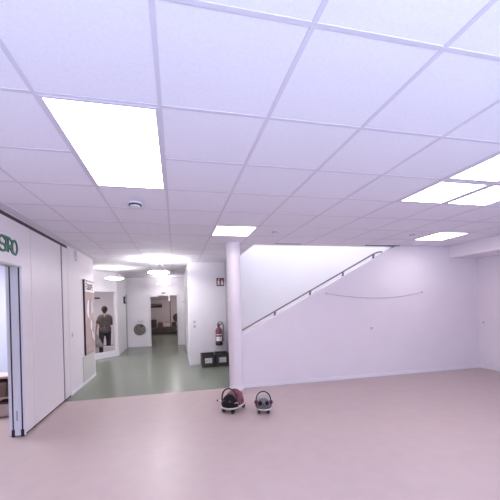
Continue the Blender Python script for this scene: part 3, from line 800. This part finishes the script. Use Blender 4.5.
# pale coat hanging from her hand
bm = B()
n = 18
rings = []
prof = [(0.84, 0.02, 0.02), (0.80, 0.04, 0.03), (0.70, 0.075, 0.04), (0.56, 0.11, 0.05), (0.42, 0.125, 0.055), (0.32, 0.12, 0.05)]
for z, rx, ry in prof:
    rings.append([bm.verts.new((0.02 * math.sin(z * 9) + (0.84 - z) * 0.3 + rx * (1 + 0.16 * math.sin(5 * a)) * math.cos(a), ry * (1 + 0.2 * math.cos(4 * a)) * math.sin(a), z)) for a in (2 * PI * k / n for k in range(n))])
for a, b in zip(rings, rings[1:]):
    for k in range(n): bm.faces.new((a[k], a[(k + 1) % n], b[(k + 1) % n], b[k]))
bm.faces.new(rings[0]); bm.faces.new(rings[-1][::-1])
bmesh.ops.recalc_face_normals(bm, faces=bm.faces)
o = obj('coat', bm, M['cloth'], None, True, (-2.665, 10.97, -0.085)); tag(o, 'pale grey coat hanging from the hand of the person behind the window', 'coat')

t = thing('white_bin', 'white box on the floor beside the person behind the window', 'box', (-2.20, 10.92, 0))
part('body', M['white'], (-0.15, 0.15, -0.11, 0.11, 0.0, 0.21)); part('lid', M['white'], (-0.16, 0.16, -0.12, 0.12, 0.21, 0.245))
t = thing('curtain', 'pale curtain strip hanging right of the person behind the window', 'curtain', (-2.02, 11.9, 0))
bm = B(); pts = [(-0.18 + 0.36 * k / 24, 0.03 * math.sin(k * 1.3)) for k in range(25)]
prism(bm, pts + [(x, y + 0.012) for x, y in pts[::-1]], 0.1, 2.25, 'XY'); obj('fabric', bm, M['curtain'], t)
bm = B(); tube(bm, [(-0.25, 0, 2.27), (0.22, 0, 2.27)], 0.012, 8); obj('rod', bm, M['greyp'], t)
t = thing('wall_plaque', 'small dark plaque on the wall seen through the slanted window', 'sign', (-3.12, 13.5, 1.93))
part('plate', M['ink'], (-0.10, 0.10, -0.015, 0, -0.03, 0.03)); part('rim', M['greyp'], (-0.11, 0.11, -0.01, 0, -0.04, -0.03))

# ------------------------------------------------------------------ dim room behind the doorway
t = thing('coat_rack', 'dark coat rack on the far wall seen through the doorway', 'coat rack', (-1.03, 17.6, 1.5))
part('shelf_board', M['dkbrown'], (-0.36, 0.28, -0.2, 0, 0.14, 0.17)); part('rail', M['dkbrown'], (-0.36, 0.28, -0.03, 0, -0.02, 0.05))
for k in range(5): part('hook', M['dkbrown'], (-0.32 + k * 0.14, -0.30 + k * 0.14, -0.08, -0.03, -0.03, 0.0))
part('bracket', M['dkbrown'], (-0.36, -0.33, -0.18, 0, 0.05, 0.14)); part('bracket', M['dkbrown'], (0.25, 0.28, -0.18, 0, 0.05, 0.14))
t = thing('low_bench', 'long dark bench along the far wall seen through the doorway', 'bench', (-0.55, 17.3, 0))
part('seat', M['bench'], (-0.85, 0.9, -0.18, 0.18, 0.36, 0.41))
for x in (-0.8, 0.8):
    for y in (-0.14, 0.14): part('leg', M['bench'], (x - 0.03, x + 0.03, y - 0.03, y + 0.03, 0, 0.36))
part('shelf', M['bench'], (-0.77, 0.77, -0.15, 0.15, 0.12, 0.15))
for k, (x, w, h, m, lab) in enumerate(((-1.2, .30, .40, 'dkbrown', 'tall dark bag at the left end of the far bench'), (-0.85, .24, .24, 'maroon', 'maroon bag next to the tall dark bag on the far bench'), (-0.50, .34, .20, 'pinkwood', 'pale box in the middle of the far bench'), (-0.12, .24, .24, 'dkbrown', 'dark bag on the right of the pale box on far bench'))):
    tb = thing('bag', lab, 'bag' if k != 2 else 'box', (x, 17.3, 0.411), 0, 'things on the far bench')
    if k == 2: tb.name = 'box'
    b = B(); box(b, -w / 2, w / 2, -0.13, 0.13, 0, h, 0.02); obj('body', b, M[m], tb)
    b = B(); tube(b, [(-w * .25, 0, h - .01), (-w * .2, 0, h + .05), (w * .2, 0, h + .05), (w * .25, 0, h - .01)], 0.01, 8); obj('handle', b, M['dkbrown'], tb)
t = thing('hanging_hoop', 'dark round thing on the right side wall through the doorway', 'hoop', (0.05, 16.2, 0.93))
bm = B(); lathe(bm, [(0.0, 0), (0.20, 0), (0.22, 0.02), (0.20, 0.05), (0.0, 0.05)], 32, (0, 0, 0), 'Y'); obj('cover', bm, M['dkbrown'], t)
bm = B(); box(bm, -0.02, 0.02, 0.0, 0.03, -0.93, 0.0); box(bm, -0.15, 0.15, -0.1, 0.1, -0.93, -0.91); obj('stand', bm, M['dkbrown'], t)

# ------------------------------------------------------------------ lights
def area(name, loc, rot, sx, sy, power, col=(1, 1, 1)):
    l = bpy.data.lights.new(name, 'AREA'); l.shape = 'RECTANGLE'; l.size = sx; l.size_y = sy; l.energy = power; l.color = col
    o = bpy.data.objects.new(name, l); COL.objects.link(o); o.location = loc; o.rotation_euler = rot
    return o
# daylight through the assumed rear windows; blue uplight added for the near ceiling
area('daylight', (1.6, YR - 0.3, 1.65), (PI / 2, 0, 0), 6.6, 1.6, 12, (0.9, 0.92, 1.0))
area('ceiling_fill', (1.6, YR - 0.75, 0.45), (PI / 2 + 0.85, 0, 0), 6.6, 1.2, 1270, (0.51, 0.75, 1.0))
# assumed unseen sources: roof window over the stairs, lamps in the side rooms
area('stair_skylight', (3.1, 6.15, 5.3), (-0.75, 0, 0), 4.4, 1.0, 125, (0.95, 0.94, 1.0))
area('bistro_lamp', (-3.6, 5.2, HC - 0.03), (0, 0, 0), 1.2, 1.2, 85, (0.86, 0.88, 1.0))
area('group_room_lamp', (-4.0, 11.0, HC - 0.03), (0, 0, 0), 1.2, 1.2, 60, (1.0, 0.95, 0.97))
area('back_room_fill', (0.2, 15.6, HC - 0.03), (0, 0, 0), 0.8, 0.8, 38, (1.0, 0.93, 0.95))  # fill light added to lift the unlit back room

w = bpy.data.worlds.new('World'); S.world = w; w.use_nodes = True
w.node_tree.nodes['Background'].inputs[0].default_value = (0.75, 0.82, 1.0, 1)
w.node_tree.nodes['Background'].inputs[1].default_value = 0.4

# ------------------------------------------------------------------ camera
cam = bpy.data.cameras.new('camera'); co = bpy.data.objects.new('camera', cam); COL.objects.link(co)
yaw, roll, fpx = 0.2178, -0.027, 306.98
fwd = Vector((math.sin(yaw), math.cos(yaw), 0)); right = Vector((math.cos(yaw), -math.sin(yaw), 0)); up = Vector((0, 0, 1))
r2 = right * math.cos(roll) + up * math.sin(roll); u2 = up * math.cos(roll) - right * math.sin(roll)
co.matrix_world = Matrix(((r2.x, u2.x, -fwd.x, 0), (r2.y, u2.y, -fwd.y, 0), (r2.z, u2.z, -fwd.z, 1.519), (0, 0, 0, 1)))
cam.sensor_width = 36; cam.lens = fpx / 500 * 36
cam.shift_x = (250 - 243.81) / 500; cam.shift_y = (304.27 - 250) / 500
cam.clip_start = 0.05
S.camera = co
S.view_settings.view_transform = 'Standard'; S.view_settings.look = 'None'
S.view_settings.exposure = 0.29; S.view_settings.gamma = 1; S.view_settings.use_curve_mapping = False
